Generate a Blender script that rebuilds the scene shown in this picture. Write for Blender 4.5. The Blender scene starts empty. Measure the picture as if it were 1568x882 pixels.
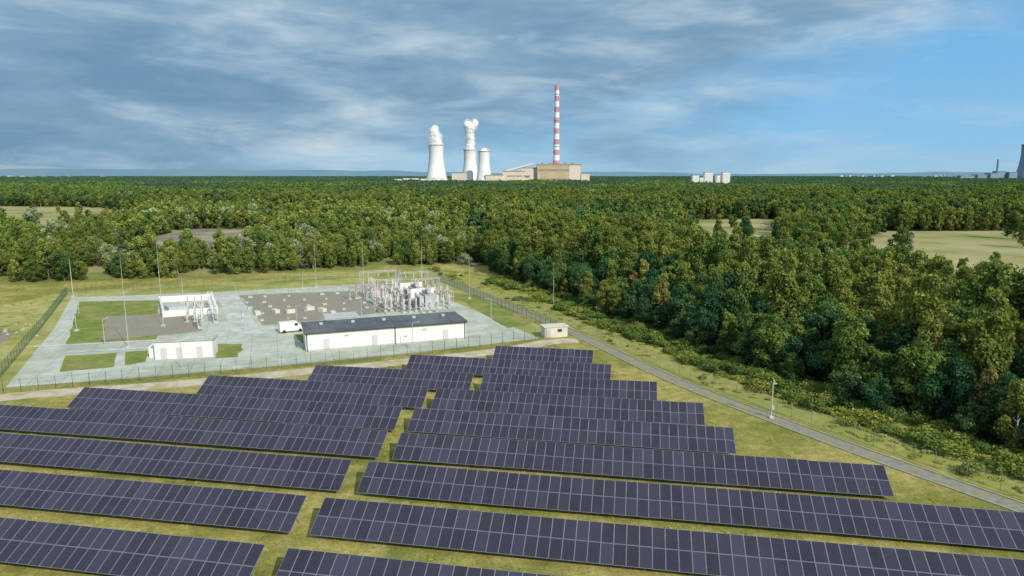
import bpy, math, random
import numpy as np
from mathutils import Vector, Matrix, noise as mnoise
random.seed(7); rng=np.random.default_rng(11)
scene=bpy.context.scene
COL=scene.collection
# ------------------------------------------------------------------ helpers
def new_mat(name):
    m=bpy.data.materials.new(name); m.use_nodes=True
    nt=m.node_tree; nt.nodes.clear()
    return m,nt
def N(nt,t,**kw):
    n=nt.nodes.new(t)
    for k,v in kw.items(): setattr(n,k,v)
    return n
def ramp(nt,fac,stops):
    r=N(nt,'ShaderNodeValToRGB'); cr=r.color_ramp
    while len(cr.elements)<len(stops): cr.elements.new(0.5)
    for e,(p,c) in zip(cr.elements,stops):
        e.position=p; e.color=(c[0],c[1],c[2],1)
    nt.links.new(fac,r.inputs[0]); return r.outputs[0]
def noise(nt,vec,scale,detail=4,rough=.55,dist=0.):
    n=N(nt,'ShaderNodeTexNoise'); n.inputs['Scale'].default_value=scale
    n.inputs['Detail'].default_value=detail; n.inputs['Roughness'].default_value=rough
    n.inputs['Distortion'].default_value=dist
    if vec is not None: nt.links.new(vec,n.inputs['Vector'])
    return n.outputs[0]
def mix(nt,fac,a,b,bt='MIX'):
    m=N(nt,'ShaderNodeMix',data_type='RGBA',blend_type=bt)
    for s,v in ((0,fac),(6,a),(7,b)):
        if isinstance(v,(int,float)): m.inputs[s].default_value=v
        elif isinstance(v,tuple): m.inputs[s].default_value=(v[0],v[1],v[2],1)
        else: nt.links.new(v,m.inputs[s])
    return m.outputs[2]
def math_(nt,op,a,b=None,c=None,clamp=False):
    m=N(nt,'ShaderNodeMath',operation=op,use_clamp=clamp)
    for i,v in enumerate((a,b,c)):
        if v is None: continue
        if isinstance(v,(int,float)): m.inputs[i].default_value=v
        else: nt.links.new(v,m.inputs[i])
    return m.outputs[0]
def finish(nt,col,rough=.8,spec=.3,metal=0.,bump=None,bstr=.3,bdist=.1):
    b=N(nt,'ShaderNodeBsdfPrincipled'); o=N(nt,'ShaderNodeOutputMaterial')
    if isinstance(col,tuple): b.inputs['Base Color'].default_value=(*col[:3],1)
    else: nt.links.new(col,b.inputs['Base Color'])
    b.inputs['Roughness'].default_value=rough; b.inputs['Metallic'].default_value=metal
    b.inputs['Specular IOR Level'].default_value=spec
    if bump is not None:
        bn=N(nt,'ShaderNodeBump'); bn.inputs['Strength'].default_value=bstr; bn.inputs['Distance'].default_value=bdist
        nt.links.new(bump,bn.inputs['Height']); nt.links.new(bn.outputs[0],b.inputs['Normal'])
    nt.links.new(b.outputs[0],o.inputs[0]); return b
def mottled(name,c1,c2,scale=1.,rough=.8,spec=.3,metal=0.,bstr=0.,c3=None,scale2=None):
    m,nt=new_mat(name); g=N(nt,'ShaderNodeNewGeometry').outputs['Position']
    n1=noise(nt,g,scale,6,.6)
    col=ramp(nt,n1,[(.32,c1),(.68,c2)])
    if c3 is not None:
        n2=noise(nt,g,scale2,4,.6)
        f=ramp(nt,n2,[(.45,(0,0,0)),(.62,(1,1,1))])
        col=mix(nt,f,col,c3)
    finish(nt,col,rough,spec,metal,n1 if bstr else None,bstr)
    return m
class MB:
    def __init__(s): s.v=[];s.f=[];s.m=[]
    def box(s,c,size,rot=0.,mat=0,M=None):
        x,y,z=[k/2 for k in size]; b=len(s.v); cr,sr=math.cos(rot),math.sin(rot)
        for dz in(-z,z):
            for dx,dy in((-x,-y),(x,-y),(x,y),(-x,y)):
                p=(c[0]+dx*cr-dy*sr,c[1]+dx*sr+dy*cr,c[2]+dz)
                s.v.append(p)
        for q in((0,3,2,1),(4,5,6,7),(0,1,5,4),(1,2,6,5),(2,3,7,6),(3,0,4,7)):
            s.f.append(tuple(b+i for i in q)); s.m.append(mat)
    def tube(s,p0,p1,r0,r1,n=8,mat=0,cap=True):
        p0=Vector(p0);p1=Vector(p1);d=(p1-p0).normalized()
        a=Vector((1,0,0)) if abs(d.x)<.9 else Vector((0,1,0))
        u=d.cross(a).normalized();w=d.cross(u); b=len(s.v)
        for p,r in((p0,r0),(p1,r1)):
            for i in range(n):
                t=2*math.pi*i/n; s.v.append(tuple(p+u*(r*math.cos(t))+w*(r*math.sin(t))))
        for i in range(n):
            j=(i+1)%n; s.f.append((b+i,b+n+i,b+n+j,b+j)); s.m.append(mat)
        if cap:
            s.f.append(tuple(b+n+n-1-i for i in range(n))); s.m.append(mat)
            s.f.append(tuple(b+i for i in range(n))); s.m.append(mat)
    def lathe(s,c,prof,n=48,mats=None,top=False):
        b=len(s.v)
        for r,z in prof:
            for i in range(n):
                t=2*math.pi*i/n; s.v.append((c[0]+r*math.cos(t),c[1]+r*math.sin(t),c[2]+z))
        for k in range(len(prof)-1):
            for i in range(n):
                j=(i+1)%n; s.f.append((b+k*n+i,b+k*n+j,b+(k+1)*n+j,b+(k+1)*n+i)); s.m.append(mats[k] if mats else 0)
    def quad(s,a,b_,c,d,mat=0):
        b=len(s.v); s.v+= [tuple(a),tuple(b_),tuple(c),tuple(d)]; s.f.append((b,b+1,b+2,b+3)); s.m.append(mat)
    def obj(s,name,mats,parent=None,smooth=False,link=True):
        me=bpy.data.meshes.new(name); me.from_pydata(s.v,[],s.f)
        for m in mats: me.materials.append(m)
        me.polygons.foreach_set('material_index',s.m)
        if smooth: me.polygons.foreach_set('use_smooth',[True]*len(s.f))
        me.update()
        o=bpy.data.objects.new(name,me)
        if link: COL.objects.link(o)
        if parent: o.parent=parent
        return o
def empty(name,loc=(0,0,0),rot=0.):
    e=bpy.data.objects.new(name,None); e.location=loc; e.rotation_euler=(0,0,rot); e.empty_display_size=1
    COL.objects.link(e); return e
def sheet(name,pts,z,mat,rag=0.,step=3.):
    out=[]
    n=len(pts)
    for i in range(n):
        a=Vector(pts[i]);b=Vector(pts[(i+1)%n]); L=(b-a).length
        k=max(1,int(L/step)) if rag>0 else 1
        for j in range(k):
            p=a.lerp(b,j/k)
            if rag>0: p=p+Vector((random.uniform(-rag,rag),random.uniform(-rag,rag)))
            out.append((p.x,p.y,z))
    import bmesh
    bm=bmesh.new(); vs=[bm.verts.new(p) for p in out]
    es=[bm.edges.new((vs[i],vs[(i+1)%len(vs)])) for i in range(len(vs))]
    bmesh.ops.triangle_fill(bm,use_beauty=True,edges=es)
    for f in bm.faces:
        f.normal_update()
        if f.normal.z<0: f.normal_flip()
    me=bpy.data.meshes.new(name); bm.to_mesh(me); bm.free(); me.materials.append(mat)
    o=bpy.data.objects.new(name,me); COL.objects.link(o); return o
def ribbon(name,pts,w,z,mat,h=0.):
    P=smooth(pts); mb=MB(); L=[]
    for i,p in enumerate(P):
        a=P[max(0,i-1)];b=P[min(len(P)-1,i+1)]; t=(b-a).normalized(); nn=Vector((-t.y,t.x))
        ww=w*(1+.08*mnoise.noise(Vector((i*.7,w,0)))) if w>1 else w
        L.append((p+nn*ww/2,p-nn*ww/2))
    for i in range(len(L)-1):
        a,b=L[i];c,d=L[i+1]
        mb.quad((b.x,b.y,z+h),(d.x,d.y,z+h),(c.x,c.y,z+h),(a.x,a.y,z+h))
        if h>0:
            mb.quad((a.x,a.y,z+h),(c.x,c.y,z+h),(c.x,c.y,z-.05),(a.x,a.y,z-.05))
            mb.quad((b.x,b.y,z-.05),(d.x,d.y,z-.05),(d.x,d.y,z+h),(b.x,b.y,z+h))
    return mb.obj(name,[mat])
def smooth(pts,k=6):
    P=[Vector(p) for p in pts]; out=[]
    for i in range(len(P)-1):
        p0=P[max(0,i-1)];p1=P[i];p2=P[i+1];p3=P[min(len(P)-1,i+2)]
        for j in range(k):
            t=j/k
            out.append(.5*((2*p1)+(p2-p0)*t+(2*p0-5*p1+4*p2-p3)*t*t+(3*p1-p0-3*p2+p3)*t**3))
    out.append(P[-1]); return out
def offset(pts,d):
    P=[Vector(p) for p in pts]; out=[]
    for i,p in enumerate(P):
        a=P[max(0,i-1)];b=P[min(len(P)-1,i+1)]; t=(b-a).normalized()
        out.append(p+Vector((-t.y,t.x))*d)
    return out
def inpoly(x,y,poly):
    r=np.zeros(np.shape(x),bool); n=len(poly); j=n-1
    for i in range(n):
        xi,yi=poly[i];xj,yj=poly[j]
        c=((yi>y)!=(yj>y))&(x<(xj-xi)*(y-yi)/((yj-yi)+1e-12)+xi)
        r^=c; j=i
    return r

# ------------------------------------------------------------------ camera
cam=bpy.data.cameras.new('camera'); cam.lens=24; cam.sensor_width=36; cam.clip_end=60000; cam.clip_start=.5
co=bpy.data.objects.new('camera',cam); COL.objects.link(co); co.location=(0,0,35)
co.rotation_euler=(math.radians(90-9.51),0,0); scene.camera=co
scene.view_settings.view_transform='Standard'; scene.view_settings.look='None'; scene.view_settings.exposure=0

# ------------------------------------------------------------------ sun + sky
EL=math.radians(36); az=math.radians(36)
sd=Vector((math.sin(az)*math.cos(EL),-math.cos(az)*math.cos(EL),math.sin(EL)))
sl=bpy.data.lights.new('sun','SUN'); sl.energy=4.0; sl.angle=math.radians(.6); sl.color=(1,.94,.80)
so=bpy.data.objects.new('sun',sl); COL.objects.link(so); so.rotation_euler=sd.to_track_quat('Z','Y').to_euler()
w=bpy.data.worlds.new('World'); scene.world=w; w.use_nodes=True; nt=w.node_tree; nt.nodes.clear()
sky=N(nt,'ShaderNodeTexSky',sky_type='NISHITA',sun_disc=False); sky.sun_elevation=EL
sky.sun_rotation=math.atan2(sd.x,sd.y); sky.air_density=1.; sky.dust_density=.6; sky.ozone_density=2.
tc=N(nt,'ShaderNodeTexCoord').outputs['Generated']
sep=N(nt,'ShaderNodeSeparateXYZ'); nt.links.new(tc,sep.inputs[0])
X,Y,Z=sep.outputs
def mapping(sc,rot=(0,0,0),loc=(0,0,0)):
    m=N(nt,'ShaderNodeMapping'); m.inputs['Scale'].default_value=sc; m.inputs['Rotation'].default_value=rot; m.inputs['Location'].default_value=loc
    nt.links.new(tc,m.inputs[0]); return m.outputs[0]
grad=ramp(nt,Z,[(0.,(3.0,5.3,7.2)),(.04,(2.1,4.8,7.5)),(.16,(1.6,4.3,7.4)),(.6,(.9,2.2,5.))])
clear=mix(nt,.88,sky.outputs[0],grad)
nA=noise(nt,mapping((1.3,1.3,5.5),(0,math.radians(-7),0),(.3,.1,.2)),1.5,6,.52,.3)
nB=noise(nt,mapping((1.8,1.8,6.5),(0,math.radians(-9),0),(3.3,.1,1.2)),2.2,8,.56,.3)
nC=noise(nt,mapping((2.4,2.4,10.),(0,math.radians(-6),0),(7.3,2.1,4.2)),2.6,8,.58,.4)
cov=math_(nt,'ADD',math_(nt,'MULTIPLY',Z,2.0),math_(nt,'MULTIPLY',X,-.46))
body=math_(nt,'ADD',nA,math_(nt,'MULTIPLY_ADD',cov,.8,-.02))
bmask=ramp(nt,body,[(.38,(0,0,0)),(.68,(1,1,1))])
lite=math_(nt,'ADD',math_(nt,'MULTIPLY',nB,.6),math_(nt,'MULTIPLY',nC,.4))
lite=math_(nt,'ADD',lite,math_(nt,'MULTIPLY',Z,.20))
shade=ramp(nt,lite,[(.40,(1.45,2.65,4.0)),(.51,(2.15,3.45,4.75)),(.59,(3.1,4.35,5.4)),(.69,(5.2,6.1,6.7))])
skyc=mix(nt,math_(nt,'MULTIPLY',bmask,.94),clear,shade)
wm=ramp(nt,nC,[(.48,(0,0,0)),(.72,(1,1,1))])
skyc=mix(nt,math_(nt,'MULTIPLY',wm,.38),skyc,(5.0,6.2,7.1))
bg=N(nt,'ShaderNodeBackground'); bg.inputs[1].default_value=.11
nt.links.new(skyc,bg.inputs[0]); ow=N(nt,'ShaderNodeOutputWorld'); nt.links.new(bg.outputs[0],ow.inputs[0])

# ------------------------------------------------------------------ materials
def ground_mat():
    m,nt=new_mat('grass_ground'); g=N(nt,'ShaderNodeNewGeometry').outputs['Position']
    big=noise(nt,g,.07,6,.62); mid=noise(nt,g,.6,6,.68); fine=noise(nt,g,3.,6,.75)
    a=ramp(nt,mid,[(.3,(.24,.21,.055)),(.5,(.37,.32,.10)),(.72,(.50,.43,.20))])
    b=ramp(nt,mid,[(.3,(.15,.17,.04)),(.7,(.30,.28,.075))])
    c=mix(nt,ramp(nt,big,[(.44,(0,0,0)),(.56,(1,1,1))]),a,b)
    c=mix(nt,.65,c,ramp(nt,fine,[(.32,(.35,.37,.35)),(.68,(1.4,1.4,1.4))]),'MULTIPLY')
    finish(nt,c,.95,.1,0,fine,.6,.15); return m
M_ground=ground_mat()
M_lush=mottled('rough_grass',(.19,.21,.05),(.40,.36,.12),.7,.95,.1,bstr=.5,c3=(.25,.27,.07),scale2=.14)
M_lawn=mottled('lawn',(.11,.17,.035),(.21,.26,.06),.7,.95,.1,bstr=.4,c3=(.26,.25,.09),scale2=.15)
M_floor=mottled('forest_floor_mat',(.05,.075,.025),(.10,.12,.04),.05,.95,.1)
M_scrub=mottled('scrub_floor_mat',(.13,.16,.045),(.26,.26,.09),.08,.95,.1,c3=(.33,.30,.14),scale2=.025)
M_dry=mottled('dry_grass',(.28,.27,.085),(.45,.41,.17),.35,.95,.1,c3=(.22,.25,.065),scale2=.07,bstr=.4)
M_meadow=mottled('meadow_grass',(.29,.27,.12),(.45,.39,.22),.05,.95,.1,c3=(.20,.23,.07),scale2=.025)
M_mud=mottled('bare_soil',(.15,.13,.11),(.28,.24,.20),.12,.9,.2,c3=(.35,.31,.22),scale2=.05)
def conc_mat():
    m,nt=new_mat('concrete_paving'); g=N(nt,'ShaderNodeNewGeometry').outputs['Position']
    n1=noise(nt,g,.35,7,.65); n2=noise(nt,g,.07,6,.65); n3=noise(nt,g,1.6,5,.7)
    c=ramp(nt,n1,[(.3,(.37,.41,.35)),(.5,(.47,.50,.44)),(.7,(.57,.59,.52))])
    c=mix(nt,ramp(nt,n2,[(.46,(0,0,0)),(.62,(.8,.8,.8))]),c,(.33,.37,.29))
    c=mix(nt,ramp(nt,n3,[(.60,(0,0,0)),(.72,(.5,.5,.5))]),c,(.27,.28,.23))
    mp=N(nt,'ShaderNodeMapping'); mp.inputs['Rotation'].default_value=(0,0,-.34); nt.links.new(g,mp.inputs[0])
    bk=N(nt,'ShaderNodeTexBrick'); bk.inputs['Scale'].default_value=1; bk.inputs['Brick Width'].default_value=5; bk.inputs['Row Height'].default_value=5; bk.inputs['Mortar Size'].default_value=.07; bk.offset=0
    bk.inputs['Color1'].default_value=(1,1,1,1); bk.inputs['Color2'].default_value=(.93,.93,.93,1); bk.inputs['Mortar'].default_value=(.62,.62,.60,1)
    nt.links.new(mp.outputs[0],bk.inputs[0]); c=mix(nt,.85,c,bk.outputs[0],'MULTIPLY')
    finish(nt,c,.85,.25); return m
M_conc=conc_mat()
M_conc2=mottled('concrete_road',(.43,.45,.43),(.60,.61,.58),.5,.85,.25,c3=(.40,.41,.37),scale2=.2)
M_gravel=mottled('gravel_bed',(.20,.175,.14),(.33,.30,.26),2.,.95,.2,c3=(.27,.26,.19),scale2=.15,bstr=.5)
M_track=mottled('dirt_track',(.42,.36,.29),(.60,.53,.45),.8,.95,.1,c3=(.38,.34,.20),scale2=.3,bstr=.4)
M_road=mottled('gravel_road_mat',(.18,.175,.155),(.31,.29,.25),1.2,.9,.2,c3=(.27,.27,.13),scale2=.35,bstr=.4)
M_kerb=mottled('concrete_kerb',(.30,.30,.25),(.42,.41,.35),1.5,.85,.2)
M_white=mottled('white_wall',(.72,.73,.72),(.82,.82,.80),.4,.6,.3)
M_seam=mottled('panel_joint',(.52,.53,.53),(.60,.60,.60),.4,.6,.3)
M_offw=mottled('cream_wall',(.60,.56,.48),(.70,.66,.57),.5,.7,.3)
M_roof=mottled('dark_roof',(.065,.072,.085),(.11,.12,.135),.4,.55,.4,c3=(.14,.15,.16),scale2=.12)
M_dark=mottled('dark_trim',(.03,.032,.035),(.05,.05,.055),2.,.5,.4)
M_steel=mottled('galvanised_steel',(.46,.47,.48),(.58,.59,.60),3.,.5,.5,metal=.1)
M_mast=mottled('weathered_steel',(.28,.29,.29),(.36,.37,.37),3.,.6,.4,metal=.2)
M_alu=mottled('aluminium_frame',(.23,.23,.28),(.30,.30,.35),3.,.45,.5,metal=.3)
M_green=mottled('fence_green',(.03,.09,.06),(.05,.12,.08),3.,.6,.3)
M_porc=mottled('porcelain',(.66,.62,.63),(.78,.75,.76),2.,.35,.5)
M_brownp=mottled('brown_porcelain',(.40,.22,.22),(.50,.30,.30),2.,.3,.5)
M_grey=mottled('grey_paint',(.40,.42,.43),(.52,.53,.54),.8,.55,.4)
M_tyre=mottled('tyre_rubber',(.02,.02,.02),(.03,.03,.03),3.,.9,.2)
M_glass,_n=new_mat('window_glass'); finish(_n,(.03,.04,.05),.1,.6)
def panel_glass():
    m,nt=new_mat('solar_cell_glass'); uv=N(nt,'ShaderNodeTexCoord').outputs['UV']
    s=N(nt,'ShaderNodeSeparateXYZ'); nt.links.new(uv,s.inputs[0])
    def lines(o,wd):
        f=math_(nt,'FRACT',o); a=math_(nt,'ABSOLUTE',math_(nt,'SUBTRACT',f,.5)); return math_(nt,'GREATER_THAN',a,.5-wd)
    l=math_(nt,'MAXIMUM',lines(s.outputs[0],.035),lines(s.outputs[1],.03))
    g=N(nt,'ShaderNodeNewGeometry').outputs['Position']
    n=noise(nt,g,.35,4,.6)
    base=ramp(nt,n,[(.3,(.014,.012,.026)),(.7,(.026,.023,.045))])
    at=N(nt,'ShaderNodeAttribute',attribute_name='tone')
    base=mix(nt,at.outputs['Fac'],base,(.044,.040,.075))
    c=mix(nt,math_(nt,'MULTIPLY',l,.6),base,(.10,.10,.14))
    finish(nt,c,.22,.5); return m
M_cell=panel_glass()

def leaf_mat(name,c1,c2,c3,trans=.3):
    m,nt=new_mat(name)
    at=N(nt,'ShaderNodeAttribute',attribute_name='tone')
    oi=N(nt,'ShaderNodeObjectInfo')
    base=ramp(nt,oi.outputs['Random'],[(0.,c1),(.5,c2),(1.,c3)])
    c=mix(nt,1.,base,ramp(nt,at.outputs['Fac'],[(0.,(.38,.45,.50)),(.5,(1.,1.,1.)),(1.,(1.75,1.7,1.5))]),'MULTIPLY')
    d=N(nt,'ShaderNodeBsdfDiffuse'); t=N(nt,'ShaderNodeBsdfTranslucent'); ms=N(nt,'ShaderNodeMixShader'); ms.inputs[0].default_value=trans
    nt.links.new(c,d.inputs[0]); nt.links.new(mix(nt,1.,c,(1.1,1.2,.65),'MULTIPLY'),t.inputs[0])
    nt.links.new(d.outputs[0],ms.inputs[1]); nt.links.new(t.outputs[0],ms.inputs[2])
    o=N(nt,'ShaderNodeOutputMaterial'); nt.links.new(ms.outputs[0],o.inputs[0]); return m
L_olive=leaf_mat('leaves_olive',(.145,.195,.05),(.19,.23,.058),(.24,.255,.07))
L_dark=leaf_mat('leaves_dark',(.04,.105,.055),(.065,.14,.06),(.10,.17,.06))
L_light=leaf_mat('leaves_light',(.16,.225,.06),(.21,.265,.07),(.27,.30,.085))
L_silver=leaf_mat('leaves_silver',(.24,.29,.18),(.30,.34,.23),(.33,.35,.22))
L_mid=leaf_mat('leaves_mid',(.085,.155,.05),(.12,.19,.055),(.165,.22,.06))
L_far=leaf_mat('leaves_far',(.06,.115,.055),(.08,.14,.06),(.11,.16,.06),.2)  # bluer greens: some distance haze is painted into the leaf colour
L_farhaze=leaf_mat('leaves_far_haze',(.055,.11,.075),(.065,.125,.08),(.085,.14,.08),.2)  # farthest trees: aerial haze painted in as a blue shift of the leaves
L_weed=leaf_mat('leaves_weed',(.25,.28,.07),(.32,.34,.09),(.38,.36,.13))
L_autumn=leaf_mat('leaves_autumn',(.24,.20,.07),(.28,.22,.08),(.26,.24,.08))
M_bark=mottled('bark',(.10,.085,.065),(.20,.18,.15),3.,.9,.1)
M_birch=mottled('birch_bark',(.30,.29,.26),(.48,.47,.44),3.,.9,.1)

# ------------------------------------------------------------------ tree prototypes
def quads_mesh(C,Nn,size,tone,extra,name,mats):
    n=len(C); r=rng.normal(size=(n,3)); u=np.cross(Nn,r); u/=np.linalg.norm(u,axis=1)[:,None]+1e-9
    v=np.cross(Nn,u); s=size[:,None]; asp=rng.uniform(.6,1.,(n,1))
    bend=Nn*s*.25
    V=np.stack([C-u*s-bend,C+v*s*asp*.9,C+u*s-bend,C-v*s*asp],1).reshape(-1,3)
    F=np.arange(n*4).reshape(-1,4)
    ev=np.array(extra.v) if extra and extra.v else np.zeros((0,3)); k=len(ev)
    verts=np.concatenate([ev,V]).tolist()
    faces=(list(extra.f) if extra else [])+(F+k).tolist()
    me=bpy.data.meshes.new(name); me.from_pydata(verts,[],faces)
    for m in mats: me.materials.append(m)
    ne=len(extra.f) if extra else 0
    me.polygons.foreach_set('material_index',[1]*ne+[0]*n)
    a=me.attributes.new('tone','FLOAT','FACE')
    a.data.foreach_set('value',np.concatenate([np.full(ne,.5),tone]).astype(np.float32))
    me.update(); return me
def crown_points(n,centers,radii,squash,rough=.55):
    k=len(centers); p=(radii**2)/np.sum(radii**2); idx=rng.choice(k,n,p=p)
    d=rng.normal(size=(n,3)); d/=np.linalg.norm(d,axis=1)[:,None]
    flip=(d[:,2]<-.3)&(rng.random(n)<.6); d[flip,2]*=-1
    rr=radii[idx]*(1-.35*rng.random(n)**2)*(1+.18*rng.normal(size=n))
    C=centers[idx]+d*rr[:,None]*np.array([1,1,squash])
    nn=d+rough*rng.normal(size=(n,3)); nn/=np.linalg.norm(nn,axis=1)[:,None]
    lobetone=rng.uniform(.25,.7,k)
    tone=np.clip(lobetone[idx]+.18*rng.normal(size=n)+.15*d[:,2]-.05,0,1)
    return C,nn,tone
def tree_mesh(name,H,R,base,nl,nq,leaf,mats,shape='round',squash=1.05):
    mb=MB(); th=H*.8; lean=rng.normal(0,.15,2)
    pts=[(0,0,-.2),(lean[0]*.4,lean[1]*.4,th*.35),(lean[0],lean[1],th*.7),(lean[0]*1.5,lean[1]*1.5,th)]
    rad=[H*.017,H*.013,H*.008,H*.003]
    for i in range(3): mb.tube(pts[i],pts[i+1],rad[i],rad[i+1],6)
    cs=[];rs=[]
    for i in range(nl):
        t=(i+.5)/nl; z=base+(H-base)*(t**.85)*.93
        if shape=='round': env=math.sin(math.pi*min(.97,(.14+.80*t)))**.7
        elif shape=='column': env=(1-t)**.55*.95+.12
        else: env=(.4+.6*math.sin(math.pi*t**.8))*(1.05-t*.5)
        a=i*2.4+rng.uniform(-.6,.6); q=R*env*rng.uniform(.35,.95)
        cx,cy=q*math.cos(a),q*math.sin(a)
        cs.append((cx,cy,z+rng.uniform(-.05,.05)*H)); rs.append(R*rng.uniform(.2,.42)*(.55+.6*env))
        zz=max(base*.6,z-abs(q)*.9); mb.tube((lean[0]*zz/th,lean[1]*zz/th,zz),(cx*.9,cy*.9,z),H*.005,H*.0015,4,cap=False)
    C,nn,tone=crown_points(nq,np.array(cs),np.array(rs),squash)
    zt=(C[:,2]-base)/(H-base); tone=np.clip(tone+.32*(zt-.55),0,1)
    size=leaf*rng.uniform(.55,1.25,nq)
    return quads_mesh(C,nn,size,tone,mb,name,mats)
def proto_coll(name,meshes):
    c=bpy.data.collections.new(name)
    for i,me in enumerate(meshes):
        o=bpy.data.objects.new('%s_%02d'%(name,i),me); c.objects.link(o)
    return c
def forest(name,xyz,scale,idx,coll):
    me=bpy.data.meshes.new(name); me.from_pydata(np.asarray(xyz).tolist(),[],[])
    n=len(xyz)
    a=me.attributes.new('sc','FLOAT_VECTOR','POINT'); a.data.foreach_set('vector',np.asarray(scale,dtype=np.float32).ravel())
    a=me.attributes.new('rz','FLOAT_VECTOR','POINT'); R=np.zeros((n,3),np.float32); R[:,2]=rng.uniform(0,6.283,n); R[:,0]=rng.normal(0,.04,n); R[:,1]=rng.normal(0,.04,n); a.data.foreach_set('vector',R.ravel())
    a=me.attributes.new('pi','INT','POINT'); a.data.foreach_set('value',np.asarray(idx,dtype=np.int32))
    o=bpy.data.objects.new(name,me); COL.objects.link(o)
    ng=bpy.data.node_groups.new(name+'_scatter','GeometryNodeTree')
    ng.interface.new_socket('Geometry',in_out='INPUT',socket_type='NodeSocketGeometry')
    ng.interface.new_socket('Geometry',in_out='OUTPUT',socket_type='NodeSocketGeometry')
    gi=ng.nodes.new('NodeGroupInput'); go=ng.nodes.new('NodeGroupOutput')
    ip=ng.nodes.new('GeometryNodeInstanceOnPoints'); ci=ng.nodes.new('GeometryNodeCollectionInfo')
    ci.inputs['Collection'].default_value=coll; ci.inputs['Separate Children'].default_value=True; ci.inputs['Reset Children'].default_value=True
    def at(nm,t):
        x=ng.nodes.new('GeometryNodeInputNamedAttribute'); x.data_type=t; x.inputs[0].default_value=nm; return x.outputs[0]
    L=ng.links.new
    L(gi.outputs[0],ip.inputs['Points']); L(ci.outputs[0],ip.inputs['Instance']); ip.inputs['Pick Instance'].default_value=True
    L(at('pi','INT'),ip.inputs['Instance Index']); L(at('sc','FLOAT_VECTOR'),ip.inputs['Scale']); L(at('rz','FLOAT_VECTOR'),ip.inputs['Rotation'])
    L(ip.outputs[0],go.inputs[0])
    md=o.modifiers.new('scatter','NODES'); md.node_group=ng
    return o
near=[]
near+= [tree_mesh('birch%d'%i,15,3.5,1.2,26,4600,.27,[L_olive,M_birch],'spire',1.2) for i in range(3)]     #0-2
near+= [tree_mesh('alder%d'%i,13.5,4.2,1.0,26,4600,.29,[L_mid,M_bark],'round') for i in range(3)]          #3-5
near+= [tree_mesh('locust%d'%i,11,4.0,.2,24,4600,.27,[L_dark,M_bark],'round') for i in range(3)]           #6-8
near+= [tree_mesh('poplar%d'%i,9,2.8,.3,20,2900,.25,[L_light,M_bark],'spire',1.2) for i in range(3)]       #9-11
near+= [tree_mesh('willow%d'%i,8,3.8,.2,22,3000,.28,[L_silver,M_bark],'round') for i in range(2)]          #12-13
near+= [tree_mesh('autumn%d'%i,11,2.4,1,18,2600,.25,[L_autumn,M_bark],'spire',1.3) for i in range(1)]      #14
COLN=proto_coll('near_tree_kinds',near)
mid=[]
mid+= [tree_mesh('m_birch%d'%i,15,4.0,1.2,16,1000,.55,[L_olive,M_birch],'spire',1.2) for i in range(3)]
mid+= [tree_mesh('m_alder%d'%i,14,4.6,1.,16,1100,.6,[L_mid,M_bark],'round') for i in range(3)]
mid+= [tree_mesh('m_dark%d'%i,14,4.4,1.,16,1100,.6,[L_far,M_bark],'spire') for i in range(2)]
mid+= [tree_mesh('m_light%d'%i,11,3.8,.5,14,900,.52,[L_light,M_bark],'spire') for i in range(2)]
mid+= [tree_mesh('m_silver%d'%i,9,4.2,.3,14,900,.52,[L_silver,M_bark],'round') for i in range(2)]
COLM=proto_coll('mid_tree_kinds',mid)
def patch_mesh(name,mat,S=34,nt_=26):
    cs=[];rs=[];mb=MB()
    for i in range(nt_):
        x,y=rng.uniform(-S/2,S/2,2); h=rng.uniform(8.5,16.5); r=rng.uniform(2.6,4.6)
        cs+=[(x,y,h-r*.8),(x+rng.uniform(-2,2),y+rng.uniform(-2,2),h-r*1.7)]; rs+=[r*.8,r]
        mb.tube((x,y,-.2),(x,y,h-r),.2,.1,4,cap=False)
    n=2600
    C,nn,tone=crown_points(n,np.array(cs),np.array(rs),1.15)
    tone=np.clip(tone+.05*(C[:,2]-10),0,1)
    return quads_mesh(C,nn,1.0*rng.uniform(.6,1.3,n),tone,mb,name,[mat,M_bark])
COLF=proto_coll('far_tree_patches',[patch_mesh('fp%d'%i,[L_far,L_mid,L_far,L_farhaze,L_farhaze][i]) for i in range(5)])
def weed_mesh(name,n,R,H,leaf,mat,nl=6):
    cs=np.column_stack([rng.uniform(-R*.6,R*.6,nl),rng.uniform(-R*.6,R*.6,nl),rng.uniform(.1,.6,nl)*H]); rs=rng.uniform(.3,.6,nl)*R
    C,nn,tone=crown_points(n,cs,rs,.7*H/R); C[:,2]=np.abs(C[:,2])
    return quads_mesh(C,nn,leaf*rng.uniform(.5,1.3,n),np.clip(tone+.1,0,1),None,name,[mat,M_bark])
COLW=proto_coll('shrub_kinds',[weed_mesh('w0',380,1.3,1.0,.16,L_weed),weed_mesh('w1',380,1.5,.9,.16,L_weed),weed_mesh('w2',460,1.4,1.6,.17,L_light),
      weed_mesh('w3',800,1.9,2.6,.2,L_mid,9),weed_mesh('w4',800,2.,2.4,.2,L_olive,9)])

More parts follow.
